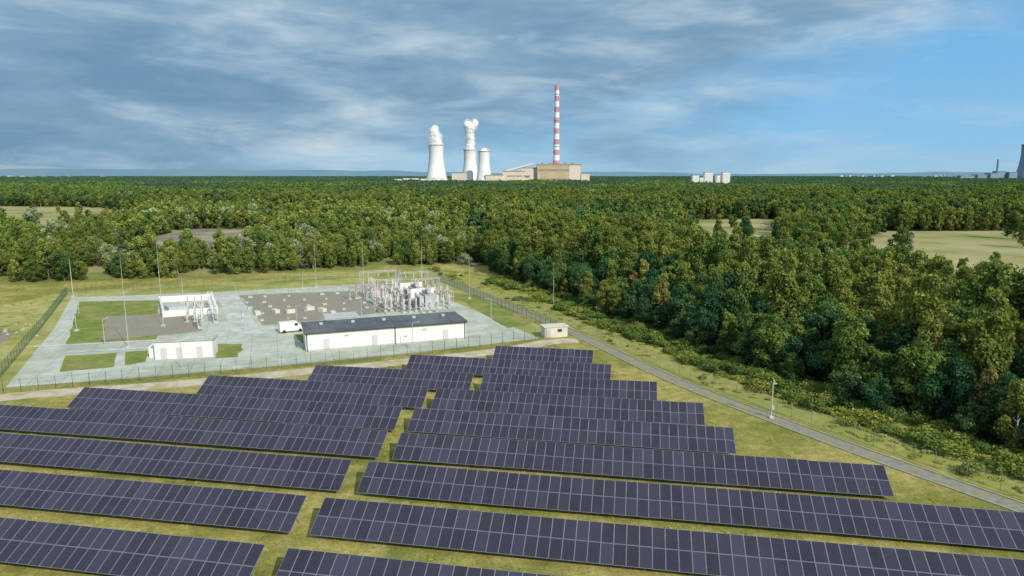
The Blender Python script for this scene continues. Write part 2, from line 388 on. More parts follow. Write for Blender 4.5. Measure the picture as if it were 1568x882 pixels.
# ------------------------------------------------------------------ ground sheets
sheet('ground',[(-30000,-2000),(30000,-2000),(30000,40000),(-30000,40000)],0,M_ground)
sheet('forest_floor',[(-9000,12000),(-1500,1400),(-330,700),(-290,420),(-200,232),(-112,236),(-46,266),(-6,262),(2,222),(13,199),(21,171),(32,147),(41,126),(50,105),(58,91),(72,70),(120,30),(400,60),(9000,3000),(30000,9000),(30000,38000),(-30000,38000),(-30000,12000)],.02,M_floor)
sheet('scrubland',[(-760,420),(-330,232),(-165,219),(-112,232),(-46,264),(-12,266),(0,330),(-10,480),(-60,640),(-560,900),(-900,800)],.04,M_scrub,2,12)
RD=[(-37,256),(-30,238),(-21.5,222),(-4,186),(14.2,147),(25.6,118),(33,102.8),(43,85),(48.5,76.1),(57,63),(70,44),(85,22)]
FE=[(-3,222),(0,217),(10,198.5),(18.5,170),(30,145),(38,124),(47.5,103.4),(55,89.6),(62,78),(72,64),(89,44),(110,20)]
sheet('rough_verge',[(p.x,p.y) for p in offset(RD,2.1)]+[(x+3,y+2) for x,y in reversed(FE)],.03,M_lush,.5,2.)
ribbon('gravel_road',RD,2.5,.04,M_road)
ribbon('road_kerb',offset(RD,1.4),.2,.03,M_kerb,.1); ribbon('road_kerb',offset(RD,-1.4),.2,.03,M_kerb,.1)
F1=[(-620,760),(-430,720),(-300,560),(-258,430),(-300,340),(-480,420),(-700,600)]
F2=[(-207,440),(-165,435),(-132,370),(-118,296),(-138,256),(-170,270),(-192,330)]
F3=[(68,236),(92,350),(118,480),(140,530),(205,535),(188,470),(152,390),(128,330),(102,236)]
F4=[(112,165),(120,300),(150,318),(230,420),(340,420),(430,360),(330,250),(230,150),(150,100)]
F5=[(-300,300),(-215,292),(-190,262),(-240,245),(-330,262)]
F6=[(-120,560),(-40,585),(20,560),(-30,520),(-110,520)]
F7=[(330,700),(520,760),(700,740),(560,640),(400,640)]
sheet('field',F1,.06,M_meadow,3,15); sheet('bare_clearing',F2,.06,M_mud,3,8)
for f in (F3,F4,F6,F7): sheet('meadow',f,.06,M_meadow,4,12)
sheet('meadow',F5,.06,M_dry,3,10)
sheet('meadow',[(-90,236),(-20,262),(-16,236),(-36,228)],.05,M_dry,1,5)
MEADOWS=[F1,F2,F3,F4,F5,F6,F7]
sheet('dry_verge',[(-150,120),(-133,202),(-88,222),(-42,243),(-24,230),(9,148),(-18,136),(-84,112),(-120,90)],.012,M_dry,.6,4)
sheet('concrete_yard',[(-84,109),(-105,153),(-126,192),(-87,202),(-47,217),(-30,211),(-12,178),(6,143),(-18,132),(-37,124),(-66,114)],.03,M_conc)
sheet('lawn',[(-120,186),(-99,188),(-76,142),(-92,137)],.045,M_lawn,.25,2)
sheet('gravel_bed',[(-101,166),(-80,171),(-70,150),(-87,141)],.06,M_gravel,.6,2)
sheet('lawn',[(-87,129),(-78,131),(-73,121),(-81,118)],.045,M_lawn,.15,2)
sheet('lawn',[(-77,132),(-73,133),(-69,124.5),(-71.5,122)],.045,M_lawn,.1,2)
sheet('lawn',[(-61.5,138),(-56,138.5),(-53,128),(-57,127)],.045,M_lawn,.3,1.5)
sheet('lawn',[(-48,147),(-44.5,148),(-41.5,142.5),(-44,139)],.045,M_lawn,.2,1.5)
sheet('lawn',[(-20,203),(-12,196),(5,158),(-1,153)],.045,M_lawn,.3,2)
sheet('concrete_road',[(-85,194),(-80,196),(-55,147),(-60.5,145)],.045,M_conc2)
sheet('gravel_bed',[(-79.5,196),(-46,204.5),(-34,170),(-50,160),(-58,156)],.05,M_gravel,.5,2)
sheet('gravel_bed',[(-44,207),(-32,209),(-18,178),(-34,170)],.05,M_gravel,.3,2)
ribbon('dirt_track',[(-125,78),(-100,95),(-79,104.6),(-70,107),(-53,112),(-36,118.6),(-18,125.5),(-2,133),(8,140),(14,141)],4.2,.02,M_track)
sheet('bare_clearing',[(-135,120),(-131,165),(-112,150),(-98,118),(-110,100)],.02,M_mud,1.5,3)
for pts in ([(-98,136),(-76,141.5),(-50,150)],[(-89,131.5),(-70,136),(-56,141)]):
    ribbon('footpath',pts,1.4,.065,M_conc2)
mb=MB()
for i in range(110):
    x,y=random.uniform(-130,-100),random.uniform(108,160)
    if x>-84-(y-109)*.54: continue
    s=random.uniform(.25,.9); mb.tube((x,y,-.1),(x+random.uniform(-.2,.2),y+random.uniform(-.2,.2),s*.6),s,s*.4,6,0)
mb.obj('rubble_piles',[M_kerb])

# ------------------------------------------------------------------ solar panel rows
rx=Vector((.985,-.174)).normalized(); ry=Vector((-rx.y,rx.x))
MW=1.14;ML=2.1
ZL,ZT,DP=.62,2.66,3.82
def solar_row(a0,a1,b):
    mb=MB(); n=int(round((a1-a0)/(MW+.02)))
    tilt0=math.atan2(ZT-ZL,DP); seg=14; gt=[]
    def W(a,bb,z): return (rx.x*a+ry.x*bb,rx.y*a+ry.y*bb,z)
    i=0; dzp=random.uniform(-.06,.06)
    while i<n:
        m=min(seg,n-i); dz0=dzp+random.uniform(-.03,.03); dt=random.uniform(-.012,.012); dz1=max(-.1,min(.1,dz0+random.uniform(-.08,.08))); dzp=dz1
        t=tilt0+dt; ct,st=math.cos(t),math.sin(t)
        A=a0+i*(MW+.02)+.03
        for j in range(m):
            x0=A+j*(MW+.02); x1=x0+MW; dz=dz0+(dz1-dz0)*j/max(1,m)
            for r in range(2):
                s0=r*(ML+.03); s1=s0+ML
                def Q(x,s,hh): return W(x,b-DP+s*ct-hh*st,ZL+dz+s*st+hh*ct)
                c=[Q(x0,s0,.0),Q(x1,s0,.0),Q(x1,s1,.0),Q(x0,s1,.0),Q(x0,s0,.04),Q(x1,s0,.04),Q(x1,s1,.04),Q(x0,s1,.04)]
                k=len(mb.v); mb.v+=c
                for q in((0,3,2,1),(4,5,6,7),(0,1,5,4),(1,2,6,5),(2,3,7,6),(3,0,4,7)):
                    mb.f.append(tuple(k+u for u in q)); mb.m.append(1)
                f=.03; k=len(mb.v)
                mb.v+=[Q(x0+f,s0+f,.045),Q(x1-f,s0+f,.045),Q(x1-f,s1-f,.045),Q(x0+f,s1-f,.045)]
                mb.f.append((k,k+1,k+2,k+3)); mb.m.append(0); gt.append((len(mb.f)-1,random.random()**2*.9))
        L=m*(MW+.02); xc=A+L/2; ang=math.atan2(rx.y,rx.x)
        for s in (.5,1.7,2.6,3.8):
            p=W(xc,b-DP+s*ct+.05*st,ZL+(dz0+dz1)/2+s*st-.12*ct); mb.box(p,(L,.05,.07),ang,2)
        for k in range(int(L/3.3)+1):
            x=A+.6+k*3.3
            if x>A+L-.2: break
            for s in (.9,3.3):
                top=W(x,b-DP+s*ct,ZL+dz0+s*st-.1)
                mb.tube((top[0],top[1],-.1),top,.05,.05,5,2)
            p0=W(x,b-DP+.3*ct,ZL+dz0+.3*st-.16);p1=W(x,b-DP+4.*ct,ZL+dz0+4.*st-.16)
            mb.tube(p0,p1,.045,.045,4,2)
        i+=m
    o=mb.obj('solar_panel_row',[M_cell,M_alu,M_mast])
    me=o.data; a=me.attributes.new('tone','FLOAT','FACE'); arr=np.zeros(len(mb.f),np.float32)
    for k,v in gt: arr[k]=v
    a.data.foreach_set('value',arr)
    uv=me.uv_layers.new(name='UVMap'); data=np.zeros((len(me.loops),2),np.float32)
    for k,_ in gt:
        ls=me.polygons[k].loop_start
        data[ls:ls+4]=[(0,0),(6,0),(6,12),(0,12)]
    uv.data.foreach_set('uv',data.ravel())
rows=[(42.,-80,-31,-29.4,64),(51.2,-88,-30.6,-29.0,56),(60.5,-98,-31.4,-29.9,49),(69.7,-104,-30.6,-28.9,42),(78.9,-110,-30.4,-28.2,28.3),
      (88.,-82.2,-31.2,-29.4,13.4),(97.1,-67.2,-30.4,-28.8,10.5),(106.,-52.9,-24.8,-23.4,4.4),(115.,-38.9,None,None,-2.5),(124.3,-25.1,None,None,-6.1)]
for b,l0,l1,r0,r1 in rows:
    if l1 is None: solar_row(l0,r1,b)
    else: solar_row(l0,l1,b); solar_row(r0,r1,b)

# ------------------------------------------------------------------ fences
def fence(name,pts,H=2.2,step=2.5,wire=.2,mat=M_green,wt=.012):
    mb=MB()
    for i in range(len(pts)-1):
        a=Vector(pts[i]);b=Vector(pts[i+1]); L=(b-a).length; n=max(1,round(L/step)); ang=math.atan2(b.y-a.y,b.x-a.x)
        for j in range(n+(1 if i==len(pts)-2 else 0)):
            p=a.lerp(b,j/n); mb.box((p.x,p.y,H/2+.05),(.06,.06,H+.1),ang,0)
            mb.tube((p.x,p.y,H+.1),(p.x+.2*math.sin(ang),p.y-.2*math.cos(ang),H+.4),.02,.015,4)
        c=(a+b)/2
        for z in (.1,.8,1.5,H-.03): mb.box((c.x,c.y,z),(L,.01,.014),ang,0)
        for z in (H+.15,H+.3): mb.box((c.x+.1*math.sin(ang),c.y-.1*math.cos(ang),z),(L,.008,.008),ang,0)
        k=int(L/wire)
        for j in range(k):
            p=a.lerp(b,(j+.5)/k); mb.box((p.x,p.y,H/2),(wt,wt,H),ang,0)
    return mb.obj(name,[mat])
fence('mesh_fence',[(-100,82),(-86.5,109.5),(-108,153),(-131,198),(-88,216),(-40,236),(-24,224),(-6,184),(12,146),(-2,138.5),(-18,129.7),(-37,121.7),(-66,111.5),(-86.5,104)])
fr=smooth([(p.x,p.y) for p in offset(RD[3:],3.0)],2)
fence('mesh_fence',[(p.x,p.y) for p in fr],1.9,2.8,.3,M_mast,.008)

# ------------------------------------------------------------------ substation building
ang=math.atan2(11,31)
e=empty('substation_building',(-41,132,0),ang)
L,D,Hh=33.,10.,3.7
mb=MB(); mb.box((L/2,D/2,Hh/2),(L,D,Hh),0,0)
for k in range(1,14): mb.box((k*L/14,-.012,Hh/2+.1),(.05,.02,Hh-.2),0,1)
mb.obj('walls',[M_white,M_seam],e)
mb=MB(); mb.box((L/2,D/2,.15),(L+.12,D+.12,.3),0,0); mb.obj('plinth',[M_grey],e)
mb=MB(); mb.box((L/2,D/2,Hh+.14),(L+.7,D+.7,.26),0,0); mb.box((L/2,D/2,Hh+.30),(L-.6,D-.6,.06),0,0)
for k in range(5): mb.box((3.5+k*6.5,D*.62,Hh+.52),(.7,.7,.4),0,1)
for k in range(1,11): mb.box((k*3,D/2,Hh+.345),(.06,D-.7,.03),0,0)
mb.obj('roof',[M_roof,M_grey],e)
mb=MB()
for x in (4.,13.6,28.5): mb.box((x,-.03,1.25),(1.2,.06,2.2),0,0)
mb.obj('doors',[M_seam],e)
mb=MB()
for x in (8.,24.): mb.box((x,-.025,2.7),(.9,.05,.35),0,0)
mb.obj('vents',[M_grey],e)
mb=MB()
for x in (.25,17.8,L-.25): mb.tube((x,-.12,0),(x,-.12,Hh),.09,.09,6)
mb.tube((-.3,-.42,Hh+.02),(L+.3,-.42,Hh+.02),.08,.08,6)
mb.obj('gutter_and_downpipes',[M_dark],e)
e=empty('switchgear_annex',(-41,152,0),ang)
mb=MB(); mb.box((2,0,1.5),(7,5,3.),0,0); mb.obj('walls',[M_white],e)
mb=MB(); mb.box((2,0,3.12),(7.5,5.5,.24),0,0); mb.obj('roof',[M_grey],e)
mb=MB(); mb.box((1.5,-2.53,1.1),(1.2,.06,2.1),0,0); mb.obj('door',[M_dark],e)
e=empty('transformer_station',(-68,126,0),math.atan2(2.2,11))
mb=MB(); mb.box((5.2,2.2,1.7),(10.4,4.2,3.4),0,0); mb.box((-.9,3.0,1.1),(1.2,2.6,2.2),0,0)
mb.obj('walls',[M_white],e)
mb=MB(); mb.box((5.2,2.2,3.5),(10.9,4.7,.2),0,0); mb.box((3.,2.4,3.75),(1.2,1.,.3),0,0); mb.box((8.,2.4,3.75),(1.2,1.,.3),0,0); mb.obj('roof',[M_conc2],e)
mb=MB()
for x in (1.6,4.4,8.): mb.box((x,.07,1.2),(1.1,.06,2.1),0,0)
mb.obj('doors',[M_seam],e)
e=empty('guard_hut',(7,143.4,0),math.atan2(1.4,5))
mb=MB(); mb.box((2.7,1.4,1.15),(5.2,2.7,2.3),0,0); mb.obj('walls',[M_offw],e)
mb=MB(); mb.box((2.7,1.4,2.38),(5.6,3.1,.16),0,0); mb.obj('roof',[M_offw],e)
mb=MB(); mb.box((1.,.03,1.05),(.9,.06,2.),0,0); mb.obj('door',[M_grey],e)
mb=MB(); mb.box((3.5,.03,1.5),(1.,.05,.6),0,0); mb.obj('window',[M_glass],e)
mb=MB(); P4=[(-97,185),(-84.5,189),(-75,170),(-86,165)]
for i in range(4):
    a=Vector(P4[i]);b=Vector(P4[(i+1)%4]); c=(a+b)/2; an=math.atan2(b.y-a.y,b.x-a.x)
    mb.box((c.x,c.y,.8),((b-a).length-.45,.45,1.6),an,0)
    mb.box((a.x,a.y,.83),(.6,.6,1.66),an,0)
mb.box((-88,175,.55),(5,4,1.1),-.9,1); mb.box((-84,181,.3),(4,3,.6),-.9,1)
mb.obj('transformer_basin',[M_white,M_grey])

# ------------------------------------------------------------------ switchyard equipment
def insul(mb,p,h,mat=1,r=.13):
    k=7
    for i in range(k):
        z=p[2]+h*(i+.0)/k; mb.tube((p[0],p[1],z),(p[0],p[1],z+h/k*.55),r,r*.6,6,mat)
    mb.tube(p,(p[0],p[1],p[2]+h),r*.5,r*.45,5,mat)
def disconnector(x,y,rot,brown=False):
    mb=MB()
    for i in (-1,0,1):
        cx=i*1.8
        mb.box((cx,0,.15),(.9,.9,.3),0,3)
        for dy in(-.55,.55):
            mb.tube((cx,dy*.8,0),(cx,dy*.8,2.4),.09,.09,5,0); insul(mb,(cx,dy,2.5),1.4,2 if brown else 1)
        mb.box((cx,0,2.45),(.25,1.6,.14),0,0); mb.tube((cx,-.55,3.95),(cx,.55,3.95),.05,.05,5,0)
    mb.box((0,0,2.33),(4.2,.14,.14),0,0)
    o=mb.obj('disconnector_switch',[M_steel,M_porc,M_brownp,M_conc2]); o.location=(x,y,.05); o.rotation_euler=(0,0,rot); return o
def breaker(x,y,rot):
    mb=MB()
    for i in(-1,0,1):
        cx=i*1.6; mb.box((cx,0,.15),(.8,.8,.3),0,3); mb.tube((cx,0,.2),(cx,0,2.2),.14,.14,6,0); mb.box((cx,0,1.4),(.5,.45,.9),0,4)
        insul(mb,(cx,0,2.2),1.5,1,.18); insul(mb,(cx,0,3.75),1.1,2,.15)
        mb.tube((cx,-.5,4.9),(cx,.5,4.9),.09,.09,5,0)
    o=mb.obj('circuit_breaker',[M_steel,M_porc,M_brownp,M_conc2,M_grey]); o.location=(x,y,.05); o.rotation_euler=(0,0,rot)
def transformer(x,y,rot):
    e=empty('power_transformer',(x,y,.05),rot)
    mb=MB(); mb.box((0,0,2.1),(5.4,2.6,3.),0,0); mb.box((0,0,3.68),(5.6,2.8,.16),0,0)
    for k in range(9): mb.box((-2.4+k*.6,-1.34,2.1),(.08,.08,2.8),0,0)
    mb.obj('tank',[M_grey],e)
    mb=MB()
    for s in(-1,1):
        for k in range(10): mb.box((-2.+k*.45,s*2.1,2.1),(.1,1.1,2.5),0,0)
    mb.obj('radiators',[M_grey],e)
    mb=MB()
    for i in(-1,0,1): insul(mb,(i*1.5,-.5,3.76),2.2,0,.24); insul(mb,(i*.9,.8,3.76),1.,0,.16)
    mb.obj('bushings',[M_brownp],e)
    mb=MB(); mb.tube((-2.9,.3,4.7),(-.4,.3,4.7),.5,.5,10); mb.tube((-2.4,.3,3.7),(-2.4,.3,4.4),.1,.1,5); mb.obj('conservator',[M_grey],e)
    mb=MB(); mb.box((0,0,.3),(7.5,6.,.6),0,0); mb.obj('foundation',[M_conc2],e)
    mb=MB(); mb.box((4.3,0,2.2),(.35,6.5,4.4),0,0); mb.obj('firewall',[M_white],e)
def portal(x,y,rot,w=10,h=8):
    mb=MB()
    for s in(-1,1):
        cx=s*w/2
        for dx,dy in((-.35,-.35),(.35,-.35),(.35,.35),(-.35,.35)): mb.tube((cx+dx,dy,0),(cx+dx*.5,dy*.5,h),.045,.04,4)
        for k in range(7):
            z=k*h/7; z2=(k+1)*h/7
            for q in(-.33,.33): mb.tube((cx-.33,q,z),(cx+.3,q,z2),.022,.022,4,cap=False); mb.tube((cx+q,-.33,z),(cx+q,.3,z2),.022,.022,4,cap=False)
        mb.tube((cx,0,h),(cx,0,h+2.),.03,.02,4)
    for dy,dz in((-.2,0),(.2,0),(-.2,-.4),(.2,-.4)): mb.tube((-w/2,dy,h+dz),(w/2,dy,h+dz),.035,.035,4)
    for k in range(int(w)): mb.tube((-w/2+k,-.2,h-.4),(-w/2+k+1,-.2,h),.02,.02,4,cap=False); mb.tube((-w/2+k,.2,h),(-w/2+k+1,.2,h-.4),.02,.02,4,cap=False)
    for i in(-1,0,1):
        insul(mb,(i*w*.28,0,h-1.8),1.3,1,.12)
    o=mb.obj('lattice_portal',[M_steel,M_porc]); o.location=(x,y,.05); o.rotation_euler=(0,0,rot)
A2=ang+.08
for i,(x,y) in enumerate([(-42,202),(-36,203),(-41,196),(-34,197),(-39,189),(-32,190),(-37,182),(-30,183),(-27,176),(-33,177),(-24,200),(-20,190),(-17,182),(-21,171),(-44,190)]):
    disconnector(x,y,A2+(math.pi/2 if i%3==0 else 0),i%2==0)
for x,y in [(-38.5,192.5),(-31.5,193.5),(-35,186),(-29,180),(-26,171),(-31,172.5),(-18,176),(-22,184)]: breaker(x,y,A2)
transformer(-27,188,A2+math.pi/2); transformer(-22.5,178,A2+math.pi/2)
portal(-41,207,A2,11,5.6); portal(-30,206,A2,9,5.4); portal(-25,195,A2,8,5.2); portal(-36,193,A2,9,5.2)
for x,y in [(-80,178),(-77,172),(-74,166),(-71,160),(-72,154)]: disconnector(x,y,A2+math.pi/2)
breaker(-76,160,A2); breaker(-79,167,A2)
mb=MB()
for i in range(8):
    for j in range(5):
        x=-75+i*4.8+j*2.6+random.uniform(-.9,.9); y=192-j*8.+i*1.4+random.uniform(-1.,1.)
        if random.random()<.2: continue
        s=random.uniform(.6,1.3); mb.box((x,y,.2),(s,s*random.uniform(.7,1.6),.35),A2,0)
        if random.random()<.4: mb.tube((x,y,.3),(x,y,2.6),.06,.06,5,1); mb.box((x,y,2.65),(.5,.2,.1),A2,1)
for k in range(6):
    mb.box((-64+k*3.8,171-k*.2+random.uniform(-4,4),.5),(2.2,1.2,.9),random.uniform(0,3),2)
mb.obj('equipment_foundations',[M_conc2,M_mast,M_offw])
def mast(x,y,h,name='lightning_mast',r=.075):
    mb=MB(); mb.box((x,y,.2),(.8,.8,.4),0,1); mb.tube((x,y,.2),(x,y,h*.6),r,r*.65,8); mb.tube((x,y,h*.6),(x,y,h*.88),r*.62,r*.4,8); mb.tube((x,y,h*.88),(x,y,h),.025,.012,5)
    mb.box((x,y,h*.6),(r*2.6,r*2.6,.12),0,0); mb.obj(name,[M_steel,M_conc2])
mast(-78,135,19.5); mast(-81,155,21); mast(-28,210,17); mast(-61,210,15); mast(-126,193,12,r=.065); mast(11,178,12,r=.065); mast(-48,218,13,r=.065); mast(-12,190,13,r=.065); mast(-98,150,16,r=.06)
def lamp(x,y,h,rot=0.,name='street_lamp'):
    mb=MB(); mb.tube((0,0,0),(0,0,h),.07,.045,8); mb.tube((0,0,h-.05),(.9,0,h+.12),.035,.03,6); mb.box((1.15,0,h+.12),(.5,.2,.09),0,1); mb.box((0,0,.08),(.4,.4,.16),0,2)
    o=mb.obj(name,[M_steel,M_grey,M_conc2]); o.location=(x,y,0); o.rotation_euler=(0,0,rot)
for x,y in [(-73,178),(-84,137),(-60,150),(-49,152),(-36,160),(-5,160),(-60,120),(-20,134),(-110,170),(-96,196),(-64,206)]: lamp(x,y,5.5,random.uniform(0,6))
mb=MB(); mb.tube((0,0,0),(0,0,6),.1,.07,8); mb.box((0,-.25,5.6),(.18,.5,.18),0,1); mb.box((.3,0,5.2),(.5,.14,.14),0,1); mb.box((.1,-.12,1.6),(.4,.22,.6),0,1); mb.box((0,0,.15),(.6,.6,.3),0,2)
o=mb.obj('camera_pole',[M_steel,M_grey,M_conc2]); o.location=(37.6,94.6,0)
def van(x,y,rot):
    e=empty('parked_van',(x,y,.04),rot)
    prof=[(-2.6,.35),(-2.6,2.2),(-2.4,2.35),(.9,2.35),(1.3,2.2),(1.85,1.35),(2.5,1.15),(2.65,.9),(2.65,.35)]
    mb=MB()
    for s in(-1,1):
        b=len(mb.v)
        for px,pz in prof: mb.v.append((px,s*.95*(1 if pz<1.5 else .93),pz))
        f=tuple(b+i for i in range(len(prof))); mb.f.append(f if s<0 else f[::-1]); mb.m.append(0)
    n=len(prof)
    for i in range(n):
        j=(i+1)%n; mb.f.append((i,i+n,j+n,j)); mb.m.append(0)
    mb.obj('body',[M_white],e)
    mb=MB()
    mb.quad((1.36,-.8,2.15),(1.36,.8,2.15),(1.88,.85,1.42),(1.88,-.85,1.42))
    for s in(-1,1): mb.box((.95,s*.93,1.75),(.7,.05,.55),0,0)
    mb.obj('windows',[M_glass],e)
    mb=MB()
    for px in(-1.7,1.75):
        for s in(-1,1): mb.tube((px,s*.75,.36),(px,s*1.0,.36),.36,.36,14)
    mb.obj('wheels',[M_tyre],e)
van(-49.5,149.5,.5)

# ------------------------------------------------------------------ power plant
M_tower=mottled('tower_concrete',(.72,.73,.73),(.84,.84,.83),.02,.8,.2)
M_towerb=mottled('tower_concrete_shade',(.20,.29,.40),(.26,.35,.45),.01,.85,.2)  # bluish grey: the right tower's shade is put into the base colour
M_cw=mottled('chimney_white',(.74,.73,.76),(.84,.83,.85),.03,.7,.2)
M_cr=mottled('chimney_red',(.50,.26,.30),(.58,.32,.36),.03,.7,.2)
M_brick=mottled('plant_cladding',(.46,.37,.24),(.56,.45,.31),.03,.8,.2)
M_wband=mottled('plant_window_band',(.30,.24,.17),(.37,.30,.21),.05,.6,.3)
M_beige=mottled('plant_beige',(.62,.55,.46),(.73,.66,.57),.03,.8,.2)
M_plroof=mottled('plant_roof',(.32,.27,.21),(.40,.34,.27),.03,.8,.2)
def steam_mat(name,a0,a1):
    m,nt=new_mat(name)
    d=N(nt,'ShaderNodeBsdfDiffuse'); d.inputs[0].default_value=(.97,.97,.97,1); t=N(nt,'ShaderNodeBsdfTranslucent'); t.inputs[0].default_value=(.97,.97,.97,1)
    ms=N(nt,'ShaderNodeMixShader'); ms.inputs[0].default_value=.22; nt.links.new(d.outputs[0],ms.inputs[1]); nt.links.new(t.outputs[0],ms.inputs[2])
    g=N(nt,'ShaderNodeNewGeometry').outputs['Position']; n=noise(nt,g,.06,5,.65)
    f=ramp(nt,n,[(.38,(a0,a0,a0)),(.62,(a1,a1,a1))])
    tr=N(nt,'ShaderNodeBsdfTransparent'); m2=N(nt,'ShaderNodeMixShader'); nt.links.new(f,m2.inputs[0]); nt.links.new(tr.outputs[0],m2.inputs[1]); nt.links.new(ms.outputs[0],m2.inputs[2])
    o_=N(nt,'ShaderNodeOutputMaterial'); nt.links.new(m2.outputs[0],o_.inputs[0]); return m
STEAM=[steam_mat('steam_core',1.,1.),steam_mat('steam_thin',.0,.45)]
def cooling_tower(x,y,H,rb,mat,rt=None):
    e=empty('cooling_tower',(x,y,0)); rt=rt or rb*.62; zt=.78*H; r0=rt*.96; a=zt/math.sqrt((rb/r0)**2-1)
    prof=[(r0*math.sqrt(1+((z-zt)/a)**2),z) for z in np.linspace(.06*H,H,22)]
    r,z=prof[-1]; prof+=[(r+1,z),(r+1,z+1.5),(r-1,z+1.5),(r-1.5,z-12)]
    mb=MB(); mb.lathe((0,0,0),prof,64); mb.obj('shell',[mat],e,True)
    mb=MB(); r=prof[0][0]
    for i in range(36):
        t=2*math.pi*i/36; t2=2*math.pi*(i+.5)/36
        mb.tube((r*1.06*math.cos(t),r*1.06*math.sin(t),0),(r*math.cos(t2),r*math.sin(t2),.065*H),.7,.7,5)
        mb.tube((r*1.06*math.cos(t),r*1.06*math.sin(t),0),(r*math.cos(t2-.17),r*math.sin(t2-.17),.065*H),.7,.7,5)
    mb.obj('support_columns',[mat],e)
def plume(x,y,z,pts):
    import bmesh
    bm=bmesh.new()
    for li,(sc_,am) in enumerate(((.82,.16),(1.06,.34))):
        for dx,dz,r in pts:
            r=r*sc_; c=Vector((x+dx,y,z+dz))
            g=bmesh.ops.create_icosphere(bm,subdivisions=3,radius=r,matrix=Matrix.Translation(c))
            for v in g['verts']:
                dd=(v.co-c); n=mnoise.fractal(v.co*.05+Vector((li*9,0,0)),.9,2.1,3); v.co=c+dd*(1+am*n)
            for v in g['verts']:
                for f in v.link_faces: f.material_index=li; f.smooth=True
    me=bpy.data.meshes.new('steam_plume'); bm.to_mesh(me); bm.free()
    for m in STEAM: me.materials.append(m)
    o=bpy.data.objects.new('steam_plume',me); COL.objects.link(o)
cooling_tower(-240,2200,124,38,M_tower); plume(-240,2200,124,[(0,0,22),(-1,10,21),(-3,20,20),(-4,30,19),(-6,40,17),(-4,48,13)])
cooling_tower(-138,2290,112,34,M_tower); plume(-138,2290,112,[(0,0,20),(0,12,18),(1,24,17),(2,36,16),(1,48,16),(0,60,18),(4,72,20),(-7,80,16),(16,84,14)])
cooling_tower(-88,2180,104,29,M_tower); plume(-88,2180,104,[(0,-3,15)])
e=empty('chimney',(141,2210,0)); H=308; mb=MB()
bands=[(0,60,0)]; tops=np.linspace(60,H,16)
for i in range(15): bands.append((tops[i],tops[i+1],1 if i%2==0 else 0))
rr=lambda z:12.-5.4*(z/H)**.8
prof=[(rr(0),0)]+[(rr(b[1]),b[1]) for b in bands]; ms_=[b[2] for b in bands]
prof+=[(rr(H)*.8,H)]; ms_+=[1]; mb.lathe((0,0,0),prof,32,ms_); mb.obj('shaft',[M_cw,M_cr],e,False)
mb=MB()
for z in (120,200,280): mb.lathe((0,0,z),[(rr(z),0),(rr(z)+1.4,0),(rr(z)+1.4,1.4),(rr(z),1.4)],32)
mb.obj('walkways',[M_steel],e)
e=empty('power_station',(0,2170,0))
mb=MB(); mb.box((146,0,31),(136,60,62),0,0); mb.box((60,10,26),(60,50,52),0,1); mb.box((5,5,21),(70,46,42),0,1); mb.box((-55,0,15),(54,40,30),0,1)
mb.obj('walls',[M_brick,M_beige],e)
mb=MB(); mb.box((146,0,63),(138,62,2.2),0,0); mb.box((60,10,53),(62,52,2),0,0); mb.box((5,5,43),(72,48,2),0,0); mb.box((-55,0,31),(56,42,2),0,0)
for k in range(5): mb.box((96+k*24,0,66),(9,30,5),0,0)
mb.obj('roof',[M_plroof],e)
mb=MB()
for z in (18,46): mb.box((146,-30.3,z),(130,.6,5.),0,0)
for z in (14,28): mb.box((20,-18.4,z),(70,.6,3.4),0,0)
mb.obj('window_bands',[M_wband],e)
mb=MB()
mb.box((194,-30.4,31),(36,.8,58),0,0); mb.tube((-20,0,42),(70,0,66),3,3,6)
for k in range(7): mb.tube((80-k*24,-60,0),(80-k*24,-60,34-k*2),2.2,2.,8)
mb.obj('conveyor_and_silos',[M_beige],e)
mb=MB()
for k in range(9): mb.box((-350+k*26,-40,7+random.uniform(0,5)),(20,20,18+random.uniform(0,8)),0,k%2)
mb.box((-160,-60,18),(44,30,36),0,0); mb.box((225,-10,16),(30,40,36),0,0)
mb.obj('outbuildings',[M_beige,M_white],e)
e=empty('apartment_blocks',(0,1500,0)); mb=MB(); wn=MB()
for x,wd,h in ((397,14,31),(425,18,37),(446,8,31),(463,16,37),(410,8,26)):
    mb.box((x,0,h/2),(wd,14,h),0,0); mb.box((x,0,h+.6),(wd+.6,14.6,1.2),0,1)
    for r in range(int(h/3)-1):
        for c in range(int(wd/3)): wn.box((x-wd/2+1.8+c*3,-7.05,3+r*3),(1.3,.15,1.4),0,0)
mb.obj('walls',[M_white,M_grey],e); wn.obj('windows',[M_grey],e)
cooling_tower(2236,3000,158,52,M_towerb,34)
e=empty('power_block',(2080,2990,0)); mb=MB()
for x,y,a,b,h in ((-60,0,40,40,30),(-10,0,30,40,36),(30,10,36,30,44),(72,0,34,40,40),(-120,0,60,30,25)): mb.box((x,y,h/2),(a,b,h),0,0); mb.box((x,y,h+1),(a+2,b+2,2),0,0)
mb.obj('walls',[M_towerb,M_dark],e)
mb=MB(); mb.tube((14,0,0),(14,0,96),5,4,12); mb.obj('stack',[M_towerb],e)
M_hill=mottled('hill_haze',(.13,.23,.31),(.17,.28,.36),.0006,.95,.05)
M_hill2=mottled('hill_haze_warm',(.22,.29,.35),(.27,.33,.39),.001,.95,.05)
def ridge(name,y,x0,x1,f,mat,d=1500,n=160):
    mb=MB(); r=[]
    for i in range(n+1):
        x=x0+(x1-x0)*i/n; h=f(i/n,x); r.append((x,h))
    for (xa,ha),(xb,hb) in zip(r,r[1:]):
        mb.quad((xa,y,-5),(xb,y,-5),(xb,y+d*.4,hb),(xa,y+d*.4,ha)); mb.quad((xa,y+d*.4,ha),(xb,y+d*.4,hb),(xb,y+d,-5),(xa,y+d,-5))
    mb.obj(name,[mat],None,True)
